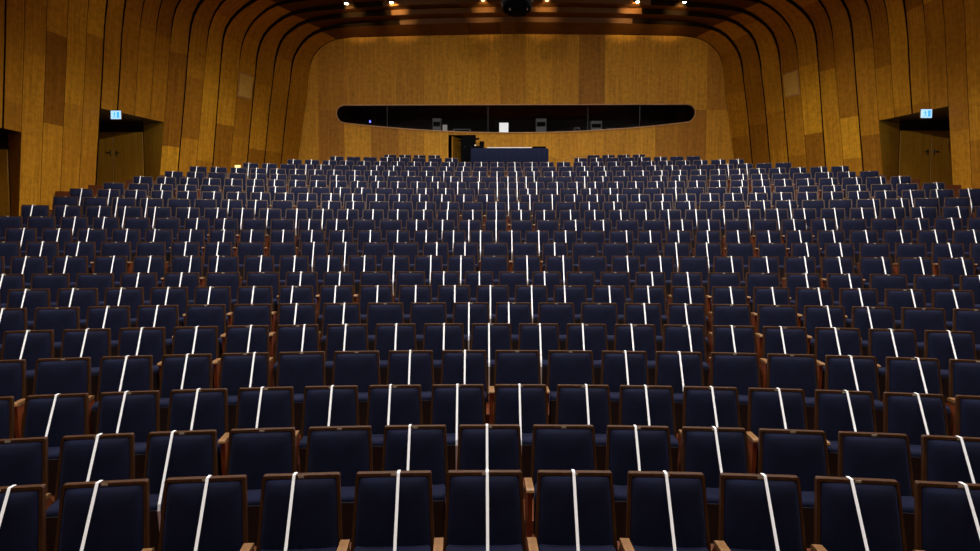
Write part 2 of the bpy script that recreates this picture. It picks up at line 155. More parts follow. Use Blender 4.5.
def fabric(name,c1,c2,rough=.9,sheen=.13):
    m=mat(name,c1,rough,0,.2); nt=m.node_tree; N=nt.nodes; L=nt.links; b=N['Principled BSDF']
    tc=N.new('ShaderNodeTexCoord'); n=N.new('ShaderNodeTexNoise'); n.inputs['Scale'].default_value=9; n.inputs['Detail'].default_value=5; L.new(tc.outputs['Object'],n.inputs['Vector'])
    r=N.new('ShaderNodeValToRGB'); r.color_ramp.elements[0].color=(*c1,1); r.color_ramp.elements[1].color=(*c2,1); r.color_ramp.elements[0].position=.35; r.color_ramp.elements[1].position=.7
    L.new(n.outputs[0],r.inputs[0]); L.new(r.outputs[0],b.inputs['Base Color'])
    b.inputs['Sheen Weight'].default_value=sheen; b.inputs['Sheen Roughness'].default_value=.4; b.inputs['Sheen Tint'].default_value=(.35,.42,.9,1)
    w=N.new('ShaderNodeTexNoise'); w.inputs['Scale'].default_value=420; L.new(tc.outputs['Object'],w.inputs['Vector'])
    bp=N.new('ShaderNodeBump'); bp.inputs['Strength'].default_value=.25; bp.inputs['Distance'].default_value=.002; L.new(w.outputs[0],bp.inputs['Height']); L.new(bp.outputs[0],b.inputs['Normal'])
    return m
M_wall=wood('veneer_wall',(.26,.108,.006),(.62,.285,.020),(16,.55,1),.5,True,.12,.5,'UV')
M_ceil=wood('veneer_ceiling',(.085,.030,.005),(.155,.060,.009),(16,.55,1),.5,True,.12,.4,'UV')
M_gap=mat('joint_shadow_gap',(.010,.005,.002),.95,0,.05)  # dark joints; also paints shade onto the steps up the ceiling corners
M_frame=wood('seat_beech',(.025,.009,.003),(.075,.027,.007),(30,30,3),.38,False,.5,.3)
M_arm=wood('arm_beech',(.16,.075,.026),(.27,.135,.050),(40,6,40),.4,False,.4,.3)
M_panel=wood('side_panel_beech',(.15,.032,.009),(.26,.06,.016),(30,30,3),.4,False,.4,.3)
M_blue=fabric('navy_upholstery',(.0027,.0040,.018),(.0046,.0068,.029))
M_under=mat('seat_underside',(.010,.010,.016),.6)
M_strap=mat('white_strap',(.93,.93,.95),.6)
M_brass=mat('seat_number_plate',(.60,.52,.38),.4)
M_floor=wood('parquet',(.085,.022,.007),(.17,.045,.012),(3,22,3),.35,False,.5,.4)
M_dark=mat('booth_dark',(.003,.003,.004),.95,0,.1)
M_black=mat('black_plastic',(.0025,.0025,.003),.9,0,.05)
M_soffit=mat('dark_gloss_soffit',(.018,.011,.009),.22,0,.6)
M_navycloth=fabric('navy_cover',(.0040,.0068,.026),(.0065,.010,.036),.9,.05)
M_white=mat('white_board',(.82,.81,.78),.5)
M_paper=mat('white_paper',(.9,.88,.84),.6)
M_slotwood=wood('slot_frame_oak',(.40,.20,.07),(.58,.32,.12),(6,6,6),.4)
M_doorwood=wood('door_oak',(.34,.155,.010),(.50,.25,.022),(16,16,.7),.4)
M_grille=wood('pale_hatch',(.62,.36,.06),(.80,.50,.11),(20,20,4),.5)
M_steel=mat('dark_steel',(.05,.045,.04),.35,.9)
M_chrome=mat('chrome',(.6,.6,.62),.2,1)
# ------------------------------------------------------------------ the hall shell
PLAN=[(12.6,-6),(12.6,8),(12.5,13),(12.25,16),(11.8,18.4),(11.1,20.5),(10.3,22),(9.4,23.7),(8.4,25.4)]
def wx(Y):
    for (a,b),(c,d) in zip(PLAN,PLAN[1:]):
        if Y<=d or (c,d)==PLAN[-1]:
            t=max(0,(Y-b)/(d-b)); return a+(c-a)*t
ARCH={   # transverse ribs: depth, outline from the foot of the wall up and over to the crown (half)
1:(25.38,[(8.41,5.54),(8.20,6.9),(8.04,7.93),(7.93,8.90),(7.78,9.40),(7.45,9.8),(6.97,10.05),(6.34,10.15),(5.74,10.17),(3.65,10.21),(0,10.26)]),
2:(24.70,[(8.81,5.45),(8.58,7.4),(8.44,8.33),(8.31,9.09),(8.03,9.61),(7.65,9.98),(7.1,10.2),(6.18,10.33),(3.56,10.43),(0,10.49)]),
3:(24.02,[(9.21,5.26),(8.97,7.42),(8.84,8.31),(8.73,8.98),(8.49,9.63),(8.11,9.99),(7.52,10.28),(6.2,10.44),(3.47,10.56),(0,10.62)]),
4:(23.36,[(9.58,5.25),(9.37,7.18),(9.25,8.21),(9.14,9.0),(8.87,9.64),(8.34,10.1),(7.75,10.35),(6.44,10.50),(3.39,10.66),(0,10.72)]),
5:(22.70,[(9.93,5.09),(9.71,7.11),(9.57,8.4),(9.43,9.15),(9.11,9.76),(8.68,10.15),(8.06,10.45),(6.29,10.66),(3.3,10.82),(0,10.86)]),
6:(22.10,[(10.24,5.22),(10.04,7.25),(9.92,8.5),(9.78,9.3),(9.42,9.85),(8.87,10.26),(8.19,10.55),(6.14,10.83),(3.23,10.98),(0,11.03)]),
7:(21.52,[(10.56,5.04),(10.32,7.22),(10.17,8.54),(10.01,9.40),(9.67,10.0),(9.1,10.46),(8.37,10.75),(5.98,11.03),(3.15,11.18),(0,11.23)]),
8:(21.00,[(10.84,5.3),(10.66,6.91),(10.51,8.42),(10.33,9.4),(9.92,10.05),(9.3,10.52),(8.5,10.84),(5.84,11.22),(3.08,11.41),(0,11.48)]),
}
NS=27; ZS=8.25; NT=30; NALL=NS+NT
def cr(p,t):
    """Catmull-Rom through the points, t in 0..1 by chord length"""
    d=[0]
    for a,b in zip(p,p[1:]): d.append(d[-1]+math.dist(a,b))
    s=t*d[-1]; i=0
    while i<len(p)-2 and s>d[i+1]: i+=1
    u=(s-d[i])/(d[i+1]-d[i]); q=lambda k:p[max(0,min(len(p)-1,k))]
    a,b,c,e=q(i-1),q(i),q(i+1),q(i+2)
    # keep tangents bounded
    return tuple(.5*((2*b[j])+(-a[j]+c[j])*u+(2*a[j]-5*b[j]+4*c[j]-e[j])*u*u+(-a[j]+3*b[j]-3*c[j]+e[j])*u**3) for j in(0,1))
def outline(pts):
    lo=[q for q in pts if q[1]<ZS]; hi=[q for q in pts if q[1]>=ZS]
    def xs(z):
        a,b=(pts[0],pts[1])
        for c,d in zip(pts,pts[1:]):
            if z>=c[1]: a,b=c,d
            if z<d[1]: break
        return a[0]+(b[0]-a[0])*(z-a[1])/(b[1]-a[1])
    out=[(xs(-.2+(ZS+.2)*i/(NS-1)),-.2+(ZS+.2)*i/(NS-1)) for i in range(NS)]
    top=[out[-1]]+[q for q in hi if q[1]>ZS+.25]
    for i in range(1,NT+1):
        t=i/NT; t=t**1.25
        out.append(cr(top,t))
    return out
def normals(o):
    r=[]
    for i in range(len(o)):
        a=o[max(0,i-1)]; b=o[min(len(o)-1,i+1)]; dx,dz=b[0]-a[0],b[1]-a[1]; l=math.hypot(dx,dz) or 1
        r.append((dz/l,-dx/l) if dz/l>=-.01 else (0,1))   # pointing out of the hall
    return [(n[0],abs(n[1])) for n in r]
ribs=[]   # (Y, outline) from the rear wall towards the stage
for k in range(1,9): ribs.append((ARCH[k][0],outline(ARCH[k][1])))
niche_Y=[]
Ys=[20.5,19.98,19.45,18.92,18.4,17.8,17.2,16.6,16.0,15.48,14.95,14.42,13.9]
while Ys[-1]>-5: Ys.append(Ys[-1]-.66)
base=ARCH[8][1]; bo=outline(base); bx=bo[0][0]
for Y in Ys:
    t=min(1,(21-Y)/8); up_=.10*(21-Y)
    o=[]
    for i,(x,z) in enumerate(bo):
        dx=x-bo[19][0]; lean=1-.65*t if i<NS else 1
        X=wx(Y)+dx*lean if i<NS else None
        if i>=NS:
            X0=wx(Y)+(bo[NS-1][0]-bo[19][0])*(1-.65*t); X=X0*(x/bo[NS-1][0])
        h=max(0,(z-7.2)/(11.5-7.2)); o.append((X,z+up_*h))
    ribs.append((Y,o))
NICHES=[(20.5,18.4,6.05),(16.0,13.9,4.98)]
def build_shell(sx,wname):
    rnd=random.Random(11 if sx<0 else 23)
    wall=MB(); ceil=MB(); tw=[];tc=[];uw=[];uc=[]
    SPLIT=NS+9
    for k in range(len(ribs)-1):
        Yf,of=ribs[k]          # far rib
        Yn,on=ribs[k+1]        # near rib
        strong=k+1 in(1,2,3,4,6,8) or (k>8 and rnd.random()<.3)
        last=(k==0)
        nf=normals(of)
        step=[ (.032 if strong else .007) if i<NS else ((.032 if strong else .007)+(.15 if 1<=k<=8 else .10)*min(1,(i-NS)/14)) for i in range(NALL)]
        if k==0: step=[.0 if i<NS+4 else .02 for i in range(NALL)]
        # far edge of this strip lies outside the next rib; a shadow gap closes it
        fe=[(of[i][0]+nf[i][0]*step[i],of[i][1]+nf[i][1]*step[i]) for i in range(NALL)]
        # cells along the strip
        tn=lambda: min(1,max(0,rnd.gauss(.52,.19)));tone=[];z=0;t=tn(); run=rnd.uniform(.6,3.2); acc=0
        for i in range(NALL-1):
            acc+=math.dist(on[i],on[i+1])
            if acc>run: acc=0; run=rnd.uniform(1.0,3.6); t=tn()
            tone.append(t)
        uo=rnd.uniform(0,50); vo=rnd.uniform(0,50); wd=math.hypot(Yf-Yn,of[10][0]-on[10][0])
        d=vo
        for i in range(NALL-1):
            ln=math.dist(on[i],on[i+1])
            hole=0
            for (yb,ya,zt) in NICHES:
                if Yf<=yb+.01 and Yn>=ya-.01:
                    if on[i+1][1]<=zt: hole=1
                    elif on[i][1]<zt: hole=zt
            if hole==1: d+=ln; continue
            O0,F0,G0=on[i],fe[i],of[i]
            if hole:
                f_=(hole-on[i][1])/(on[i+1][1]-on[i][1]); O0=tuple(on[i][j]+(on[i+1][j]-on[i][j])*f_ for j in(0,1)); F0=tuple(fe[i][j]+(fe[i+1][j]-fe[i][j])*f_ for j in(0,1)); G0=tuple(of[i][j]+(of[i+1][j]-of[i][j])*f_ for j in(0,1))
            a=(sx*O0[0],Yn,O0[1]); gp=.02 if strong else .008; b=(sx*F0[0],Yf-gp,F0[1]); c=(sx*fe[i+1][0],Yf-gp,fe[i+1][1]); e=(sx*on[i+1][0],Yn,on[i+1][1])
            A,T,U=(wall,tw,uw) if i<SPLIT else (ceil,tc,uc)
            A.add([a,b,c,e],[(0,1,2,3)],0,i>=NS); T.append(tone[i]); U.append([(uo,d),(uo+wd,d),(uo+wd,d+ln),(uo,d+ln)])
            # step between this strip and the next rib; painted dark where corners are unlit
            g=(sx*G0[0],Yf,G0[1]); h=(sx*of[i+1][0],Yf,of[i+1][1])
            A.add([b,g,h,c],[(0,1,2,3)],1 if i<NS+18 else 0,i>=NS); T.append(.5); U.append([(uo,d),(uo+.1,d),(uo+.1,d+ln),(uo,d+ln)])
            d+=ln
    return wall,tw,uw,ceil,tc,uc
def finish(mb,tones,uvs,name,mats):
    me=mb.mesh(name,mats)
    at_=me.attributes.new('tone','FLOAT','FACE'); at_.data.foreach_set('value',tones)
    uvl=me.uv_layers.new(name='UVMap'); k=0
    flat=[]
    for u in uvs:
        for q in u: flat+= [q[0],q[1]]
    uvl.data.foreach_set('uv',flat)
    o=bpy.data.objects.new(name,me); COL.objects.link(o); return struct(o)
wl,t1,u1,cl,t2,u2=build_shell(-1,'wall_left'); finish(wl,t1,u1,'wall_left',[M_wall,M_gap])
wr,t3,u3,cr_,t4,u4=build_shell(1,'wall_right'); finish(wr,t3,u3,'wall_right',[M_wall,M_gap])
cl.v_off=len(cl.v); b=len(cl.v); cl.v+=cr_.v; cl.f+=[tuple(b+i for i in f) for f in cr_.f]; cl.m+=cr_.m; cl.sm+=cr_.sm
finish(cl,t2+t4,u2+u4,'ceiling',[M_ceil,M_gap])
# rear wall with the booth slot and the doorway
YR=25.38
o1=ribs[0][1]
def topz(x):
    x=abs(x)
    pts=[q for q in o1 if q[1]>5]
    for a,b in zip(pts,pts[1:]):
        if b[0]<=x<=a[0]: return a[1]+(b[1]-a[1])*((a[0]-x)/((a[0]-b[0]) or 1))
    return pts[0][1]
def footx(z):
    for a,b in zip(o1,o1[1:]):
        if a[1]<=z<=b[1]: return a[0]+(b[0]-a[0])*(z-a[1])/(b[1]-a[1])
HW=6.87
def slot(x):
    """bottom and top of the booth slot at x, or None outside"""
    a=abs(x)
    if a>=HW: return None
    zt=7.57; zb=6.53+.39*(a/6.6)**2; R=.30; t=a-(HW-R)
    if t>0:
        q=R-math.sqrt(max(0,R*R-t*t)); zt-=q*.9; zb+=q
    return zb,zt
DX0,DX1,DZ=-2.56,-1.50,6.44
rw=MB();tr=[];ur=[]
rnd=random.Random(5)
edges=[-8.75]
px=[298,318,344,370.5,398,424,448,476.6,500,526,552,579,604.6,631,656,681,707,733]
edges=[at(p,90,YR).x for p in px]; edges[0]=-8.9; edges[-1]=8.9
xs=set(edges)|{-HW,HW,DX0,DX1}
x=-8.9
while x<8.9: xs.add(round(x,3)); x+=.12
for t in range(13):
    for s in(-1,1): xs.add(s*(HW-.3+.3*math.sin(t/12*PI/2)))
xs=sorted(xs); xs=[q for i,q in enumerate(xs) if i==0 or q-xs[i-1]>1e-4]
tones={};cuts={}
for i in range(len(edges)-1):
    tones[i]=[(.72,.30,.78,.32,.55,.85,.62,.70,.66,.72,.64,.72,.66,.78,.40,.28,.7)[i],(.62,.40,.50,.58,.52,.66,.74,.64,.48,.70,.56,.22,.72,.66,.60,.74,.40)[i]]; cuts[i]=[7.38 if (i<2 or i>14) else 6.9]
Z0=3.0
for a,b in zip(xs,xs[1:]):
    m=(a+b)/2
    i=max(k for k in range(len(edges)-1) if edges[k]<=m)
    ta,tb=[topz(max(0,abs(t_)-.05))+.04 for t_ in(a,b)]
    if abs(m)>7.9:   # side slivers follow the leaning rib
        pass
    segs=[]
    sa,sb=slot(a),slot(b)
    if sa is None and sb is not None: sa=(sum(slot(b))/2,)*2
    if sb is None and sa is not None: sb=(sum(slot(a))/2,)*2
    zlo=DZ if DX0<m<DX1 else Z0
    if sa: segs=[((zlo,zlo),(sa[0],sb[0])),((sa[1],sb[1]),(ta,tb))]
    else: segs=[((zlo,zlo),(ta,tb))]
    for (l0,l1),(h0,h1) in segs:
        lv=[(l0,l1)]
        for c in cuts[i]:
            if max(l0,l1)<c<min(h0,h1): lv.append((c,c))
        lv.append((h0,h1))
        for (p0,p1),(q0,q1) in zip(lv,lv[1:]):
            if q0-p0<1e-4 and q1-p1<1e-4: continue
            mid=(p0+q0)/2; ti=sum(1 for c in cuts[i] if mid>c)
            rw.add([(a,YR+.004,p0),(b,YR+.004,p1),(b,YR+.004,q1),(a,YR+.004,q0)],[(0,1,2,3)],0); tr.append(tones[i][ti])
            w0=i*7.3; ur.append([(a+w0,p0),(b+w0,p1),(b+w0,q1),(a+w0,q0)])
finish(rw,tr,ur,'wall_rear',[M_wall])
# control booth behind the slot, corridor behind the door
for nm_,q_ in (('floor_booth',[(-7.2,YR+.35,6.3),(7.2,YR+.35,6.3),(7.2,YR+2.6,6.3),(-7.2,YR+2.6,6.3)]),('wall_booth_rear',[(-7.2,YR+2.6,6.3),(7.2,YR+2.6,6.3),(7.2,YR+2.6,8.6),(-7.2,YR+2.6,8.6)]),
    ('ceiling_booth',[(-7.2,YR+.03,8.6),(7.2,YR+.03,8.6),(7.2,YR+2.6,8.6),(-7.2,YR+2.6,8.6)]),('wall_booth_left',[(-7.2,YR+.03,6.3),(-7.2,YR+2.6,6.3),(-7.2,YR+2.6,8.6),(-7.2,YR+.03,8.6)]),('wall_booth_right',[(7.2,YR+.03,6.3),(7.2,YR+2.6,6.3),(7.2,YR+2.6,8.6),(7.2,YR+.03,8.6)])):
    bt=MB(); bt.add(q_,[(0,1,2,3)]); struct(bt.obj(nm_,M_dark))
cd=MB()
x0,x1,zf=DX0-.25,DX1+.9,4.40
for q in ([(x0,YR+.02,zf),(x0,YR+2,zf),(x0,YR+2,DZ+.05),(x0,YR+.02,DZ+.05)],[(x1,YR+.02,zf),(x1,YR+2,zf),(x1,YR+2,DZ+.05),(x1,YR+.02,DZ+.05)],
          [(x0,YR+2,zf),(x1,YR+2,zf),(x1,YR+2,DZ+.05),(x0,YR+2,DZ+.05)],[(x0,YR+.02,DZ+.05),(x1,YR+.02,DZ+.05),(x1,YR+2,DZ+.05),(x0,YR+2,DZ+.05)]):
    cd.add(q,[(0,1,2,3)])
struct(cd.obj('wall_corridor',M_dark))
def slot_outline(n=70,grow=0.0):
    top=[];bot=[]
    for i in range(n+1):
        u=-math.cos(PI*i/n); x=u*HW*.99999
        if abs(u)<1: pass
        zb,zt=slot(x) if slot(x) else (7.2,7.2)
        top.append((x,zt)); bot.append((x,zb))
    return top+bot[::-1]
def slot_fine():
    xs_=[-HW+.0005]+[-(HW-.3+.3*math.cos(a*PI/24)) for a in range(1,12)]+[-6.5+13*i/40 for i in range(41)]+[(HW-.3+.3*math.sin(a*PI/24)) for a in range(1,12)]+[HW-.0005]
    t=[];b_=[]
    for x in xs_:
        zb,zt=slot(x); t.append((x,zt)); b_.append((x,zb))
    return t+b_[::-1]
so=slot_fine()
w1=empty('window_1',(0,YR,7.1)); struct(w1)
fr=MB(); n=len(so); vs=[]
cx_,cz_=0,7.15
for j,(off,y) in enumerate(((0,-.06),(.026,-.06),(.026,.05),(0,.05))):
    for i,(x,z) in enumerate(so):
        a=so[i-1];b=so[(i+1)%n]; dx,dz=b[0]-a[0],b[1]-a[1]; l=math.hypot(dx,dz) or 1
        vs.append((x-dz/l*off,y,z+dx/l*off-7.1))
fs=[]
for j in range(4):
    for i in range(n): fs.append((j*n+i,j*n+(i+1)%n,((j+1)%4)*n+(i+1)%n,((j+1)%4)*n+i))
fr.add(vs,fs,0)
struct(fr.obj('window_frame',M_slotwood,w1))
# pane
pg=MB(); 
k=len(so)//2
T=so[:k];B=so[k:][::-1]
for (a,b),(c,d) in zip(zip(T,T[1:]),zip(B,B[1:])):
    pg.add([(c[0],.30,c[1]-7.1),(d[0],.30,d[1]-7.1),(b[0],.05,b[1]-7.1),(a[0],.05,a[1]-7.1)],[(0,1,2,3)])
M_glass=bpy.data.materials.new('booth_glass'); M_glass.use_nodes=True; nt=M_glass.node_tree; nt.nodes.clear()
o_=nt.nodes.new('ShaderNodeOutputMaterial'); tr_=nt.nodes.new('ShaderNodeBsdfTransparent'); gl=nt.nodes.new('ShaderNodeBsdfGlossy'); gl.inputs['Roughness'].default_value=.03
fz=nt.nodes.new('ShaderNodeFresnel'); fz.inputs['IOR'].default_value=1.45; mx_=nt.nodes.new('ShaderNodeMixShader')
tr_.inputs[0].default_value=(.75,.78,.8,1)
nt.links.new(fz.outputs[0],mx_.inputs[0]); nt.links.new(tr_.outputs[0],mx_.inputs[1]); nt.links.new(gl.outputs[0],mx_.inputs[2]); nt.links.new(mx_.outputs[0],o_.inputs[0])
struct(pg.obj('window_pane',M_glass,w1))
M_joint=mat('pane_joint',(.10,.10,.11),.5)
for p in (387,488,588,640):
    x=at(p,115,YR).x; zb,zt=slot(x); q=MB(); q.box((x,.05,(zb+zt)/2-7.1),(.010,.03,zt-zb-.02)); struct(q.obj('window_joint',M_joint,w1))
# things in the booth
def bx(name,c,d,m,label,cat,group=None,rot=None,bev=.01):
    q=MB(); q.box((0,0,0),d,bev=bev); o=q.obj(name,m,loc=c)
    if rot: o.rotation_euler=rot
    return tag(o,label,cat,group)
dk=empty('booth_desk',(0,YR+.75,6.3)); tag(dk,'long black desk behind the glass of the control booth slot','desk')
q=MB(); q.box((0,0,.27),(13.2,.6,.04),bev=.01); q.obj('desk_top',M_black,dk)
for x in(-6.4,-3.2,0,3.2,6.4):
    q=MB(); q.box((x,0,.125),(.06,.5,.25)); q.obj('leg',M_black,dk)
dz=6.59
def stand_screen(name,px0,px1,py0,py1,m,label):
    a=at(px0,py1,YR+.6); b=at(px1,py0,YR+.6); e=empty(name,((a.x+b.x)/2,YR+.6,dz)); tag(e,label,'monitor')
    h=b.z-dz; q=MB(); q.box((0,0,h/2+.02),(b.x-a.x,.03,h-.04),bev=.004); q.obj('screen',m,e)
    q=MB(); q.box((0,.05,.01),(.16,.14,.02)); q.obj('foot',M_black,e); return e
M_scr=mat('lit_white_screen',(.8,.8,.8),.4,emit=(1,.97,.93),es=.75)
stand_screen('monitor',499.3,508.4,122.8,131,M_scr,'bright white screen standing near the middle of the booth slot')
e=at(445,128,YR+.62)
bx('paper_box',(e.x,YR+.62,dz+.17),(.18,.14,.34),M_paper,'small white box on the booth desk above the open door','box')
e=at(367.5,123,YR+.3)
d1=empty('rack_device',(e.x,YR+.75,dz)); tag(d1,'black device with a small blue light at the left end of the booth','device')
q=MB(); q.box((0,0,.28),(.5,.3,.56),bev=.01); q.obj('case',M_black,d1)
q=MB(); q.box((.04,-.155,.48),(.05,.012,.08)); q.obj('status_light',mat('blue_led',(.05,.05,.4),.4,emit=(.12,.12,1),es=5),d1)
M_dim=mat('grey_plastic',(.09,.09,.10),.45)
for i,(p,w,h,lb,nm,ct) in enumerate(((350,.45,.36,'low grey mixer in the booth beside the blue light','mixing_desk','mixer'),(437,.35,.62,'tall grey equipment rack in the booth left of the white box','equipment_rack','rack'),
   (462,.7,.2,'grey lamp-lit keyboard tray in the booth right of the white box','control_keyboard','keyboard'),(541,.42,.6,'grey rack standing in the booth right of the bright screen','equipment_rack','rack'),
   (577,.22,.25,'small grey loudspeaker on the booth desk right of centre','loudspeaker','speaker'),(596,.45,.5,'grey flat screen in the booth beside the blue-grey table','monitor','monitor'),(618,.9,.22,'blue-grey long console in the right half of the booth','mixing_desk','mixer'),(675,.55,.4,'grey box at the right end of the booth','equipment_case','case'))):
    x=at(p,125,YR+.75).x; e=empty(nm,(x,YR+.8,dz)); tag(e,lb,ct)
    q=MB(); q.box((0,0,h/2),(w,.3,h),bev=.015); q.obj('case',M_dim,e)
    q=MB(); q.box((0,-.155,h*.62),(w*.8,.01,h*.3)); q.obj('front_panel',M_black,e)
# rear door
dr=empty('door_1',(DX0+.14,YR+.06,4.40)); struct(dr)
q=MB(); q.box((.45,0,1.0),(.90,.05,2.0),bev=.006); lf=q.obj('door_leaf',M_doorwood,dr); struct(lf); dr.rotation_euler=(0,0,math.radians(68))
q=MB(); q.tube([(.82,-.03,.95),(.82,-.07,.95),(.72,-.07,.95)],.01); struct(q.obj('door_handle',M_chrome,dr))
# niches with double doors
M_sign=mat('exit_sign_face',(.7,.85,1),.4,emit=(.36,.68,1.0),es=.95)
M_signblue=mat('exit_sign_figure',(.02,.15,.45),.4,emit=(.05,.28,.75),es=1.6)
dn=1
for (yb,ya,zt),(dx2,dyp,dtop,zbot) in zip(NICHES,((12.03,21.0,5.83,3.75),(12.95,16.4,4.62,2.5))):
    for sx in(-1,1):
        # rib positions at the niche edges
        def rx(Y,z=None):
            for yy,o in ribs:
                if abs(yy-Y)<.01:
                    for a,b in zip(o,o[1:]):
                        if a[1]<=z<=b[1]: return a[0]+(b[0]-a[0])*(z-a[1])/(b[1]-a[1])
        dx1=dx2+1.94
        nm=MB(); zs=[zbot-.6+(zt-(zbot-.6))*i/8 for i in range(9)]
        for z0,z1 in zip(zs,zs[1:]):
            for Y,dx in((yb,dx2),(ya,dx1)):
                nm.add([(sx*(rx(Y,z0)),Y,z0),(sx*dx,dyp,z0),(sx*dx,dyp,z1),(sx*(rx(Y,z1)),Y,z1)],[(0,1,2,3)],0)
        ring=[(sx*(rx(Y,zt)+.01),Y) for Y,_ in ribs if ya-.01<=Y<=yb+.01]
        poly=[(sx*dx2,dyp)]+ring+[(sx*dx1,dyp)]
        nm.add([(x,y,zt) for x,y in poly],[tuple(range(len(poly)))],1)
        nm.add([(sx*dx2,dyp,dtop),(sx*dx1,dyp,dtop),(sx*dx1,dyp,zt),(sx*dx2,dyp,zt)],[(0,1,2,3)],1)
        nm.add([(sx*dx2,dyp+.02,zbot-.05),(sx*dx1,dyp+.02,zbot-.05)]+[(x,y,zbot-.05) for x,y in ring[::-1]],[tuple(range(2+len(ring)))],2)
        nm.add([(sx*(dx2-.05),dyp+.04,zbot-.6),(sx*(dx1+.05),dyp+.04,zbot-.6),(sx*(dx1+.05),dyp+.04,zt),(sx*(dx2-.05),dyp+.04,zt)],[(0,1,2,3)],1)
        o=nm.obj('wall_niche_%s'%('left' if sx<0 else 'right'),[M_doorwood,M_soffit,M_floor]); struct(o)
        dn+=1
        d_=empty('door_%d'%dn,(sx*(dx2+.97),dyp-.03,zbot)); struct(d_)
        for s in(-1,1):
            q=MB(); q.box((s*.483,0,(dtop-zbot)/2),(.955,.05,dtop-zbot-.02),bev=.008); struct(q.obj('door_leaf',M_doorwood,d_))
            q=MB(); zz=5.14-zbot if zbot>3 else 1.2
            q.box((s*.10,-.03,zz),(.035,.02,.20),bev=.005); q.tube([(s*.10,-.03,zz+.02),(s*.10,-.08,zz+.02),(s*.22,-.08,zz+.02)],.014); struct(q.obj('door_handle',M_steel,d_))
# exit signs at the mouth of the two visible niches
for sx,px0,px1,py0,py1,side in((-1,110.6,120.2,110.2,119.2,'left'),(1,921.5,932.5,108.8,118,'right')):
    a=at(px0,py1,18.72);b_=at(px1,py0,18.72); c=(a+b_)/2
    e=empty('exit_sign',(c.x,18.74,c.z)); tag(e,'lit exit sign hanging over the doors in the %s side wall niche'%side,'exit sign','lit exit signs'); 
    w=abs(b_.x-a.x); h=.235
    q=MB(); q.box((0,.03,0),(w+.02,.05,h+.02),bev=.006); q.obj('housing',M_chrome,e)
    q=MB(); q.box((0,0,0),(w,.012,h)); q.obj('sign_face',M_sign,e)
    q=MB()   # running figure beside a doorway
    q.box((w*.24,-.009,0),(w*.26,.004,h*.74)); q.box((-w*.13,-.009,h*.27),(.03,.004,.03)); q.box((-w*.13,-.009,h*.02),(.028,.004,.09),rot=Matrix.Rotation(.25,3,'Y'))
    q.box((-w*.20,-.009,-h*.25),(.016,.004,.08),rot=Matrix.Rotation(.8,3,'Y')); q.box((-w*.06,-.009,-h*.25),(.016,.004,.08),rot=Matrix.Rotation(-.5,3,'Y')); q.box((-w*.13,-.009,h*.10),(.11,.004,.015),rot=Matrix.Rotation(.2,3,'Y'))
    q.obj('pictogram',M_signblue,e)
    lp=bpy.data.lights.new('sign_glow_fill','POINT'); lp.energy=3; lp.color=(.45,.8,1); lp.shadow_soft_size=.08  # added fill near the niche header, standing in for the sign's glow
    lo=bpy.data.objects.new('sign_glow_fill',lp); lo.location=(c.x+sx*.05,19.4,c.z-.35); COL.objects.link(lo)
    q=MB(); q.box((0,.03,h/2+.02),(.03,.03,.03)); q.obj('bracket',M_steel,e)
# pale hatches in the wall strips
for x0,x1,y0,y1,side in((238,254,75,97.5,'left'),(780,796.5,73.5,95,'right')):
    c=at((x0+x1)/2,(y0+y1)/2,23.03); e=empty('wall_hatch',(c.x,22.98,c.z)); 
    s=-1 if side=='left' else 1
    ang=math.atan2(.66,.37*1.0)
    e.rotation_euler=(0,0,0)
    A=ribs[4];B=ribs[3]
    def X(o,z):
        for a,b in zip(o,o[1:]):
            if a[1]<=z<=b[1]: return a[0]+(b[0]-a[0])*(z-a[1])/(b[1]-a[1])
    z0=c.z-.42;z1=c.z+.42
    def P(t,z,off):
        xa,xb=X(A[1],z),X(B[1],z)+.05; x=xa+(xb-xa)*t; y=A[0]+(B[0]-A[0])*t
        nx,ny=-(B[0]-A[0]),(xb-xa); l=math.hypot(nx,ny); return Vector((s*(x+nx/l*off),y+ny/l*off,z))-Vector((c.x,22.98,c.z))
    for nm_,t0,t1,za,zb_,off,mm in(('rim',.04,.96,z0,z1,.020,M_slotwood),('panel',.10,.90,z0+.05,z1-.05,.028,M_grille)):
        q=MB(); q.add([P(t0,za,-.005),P(t1,za,-.005),P(t1,zb_,-.005),P(t0,zb_,-.005),P(t0,za,off),P(t1,za,off),P(t1,zb_,off),P(t0,zb_,off)],[(0,1,2,3),(4,5,6,7),(0,1,5,4),(1,2,6,5),(2,3,7,6),(3,0,4,7)])
        q.obj(nm_,mm,e)
    tag(e,'pale square hatch with a light rim set in the %s wall panelling'%side,'hatch','square wall hatches')
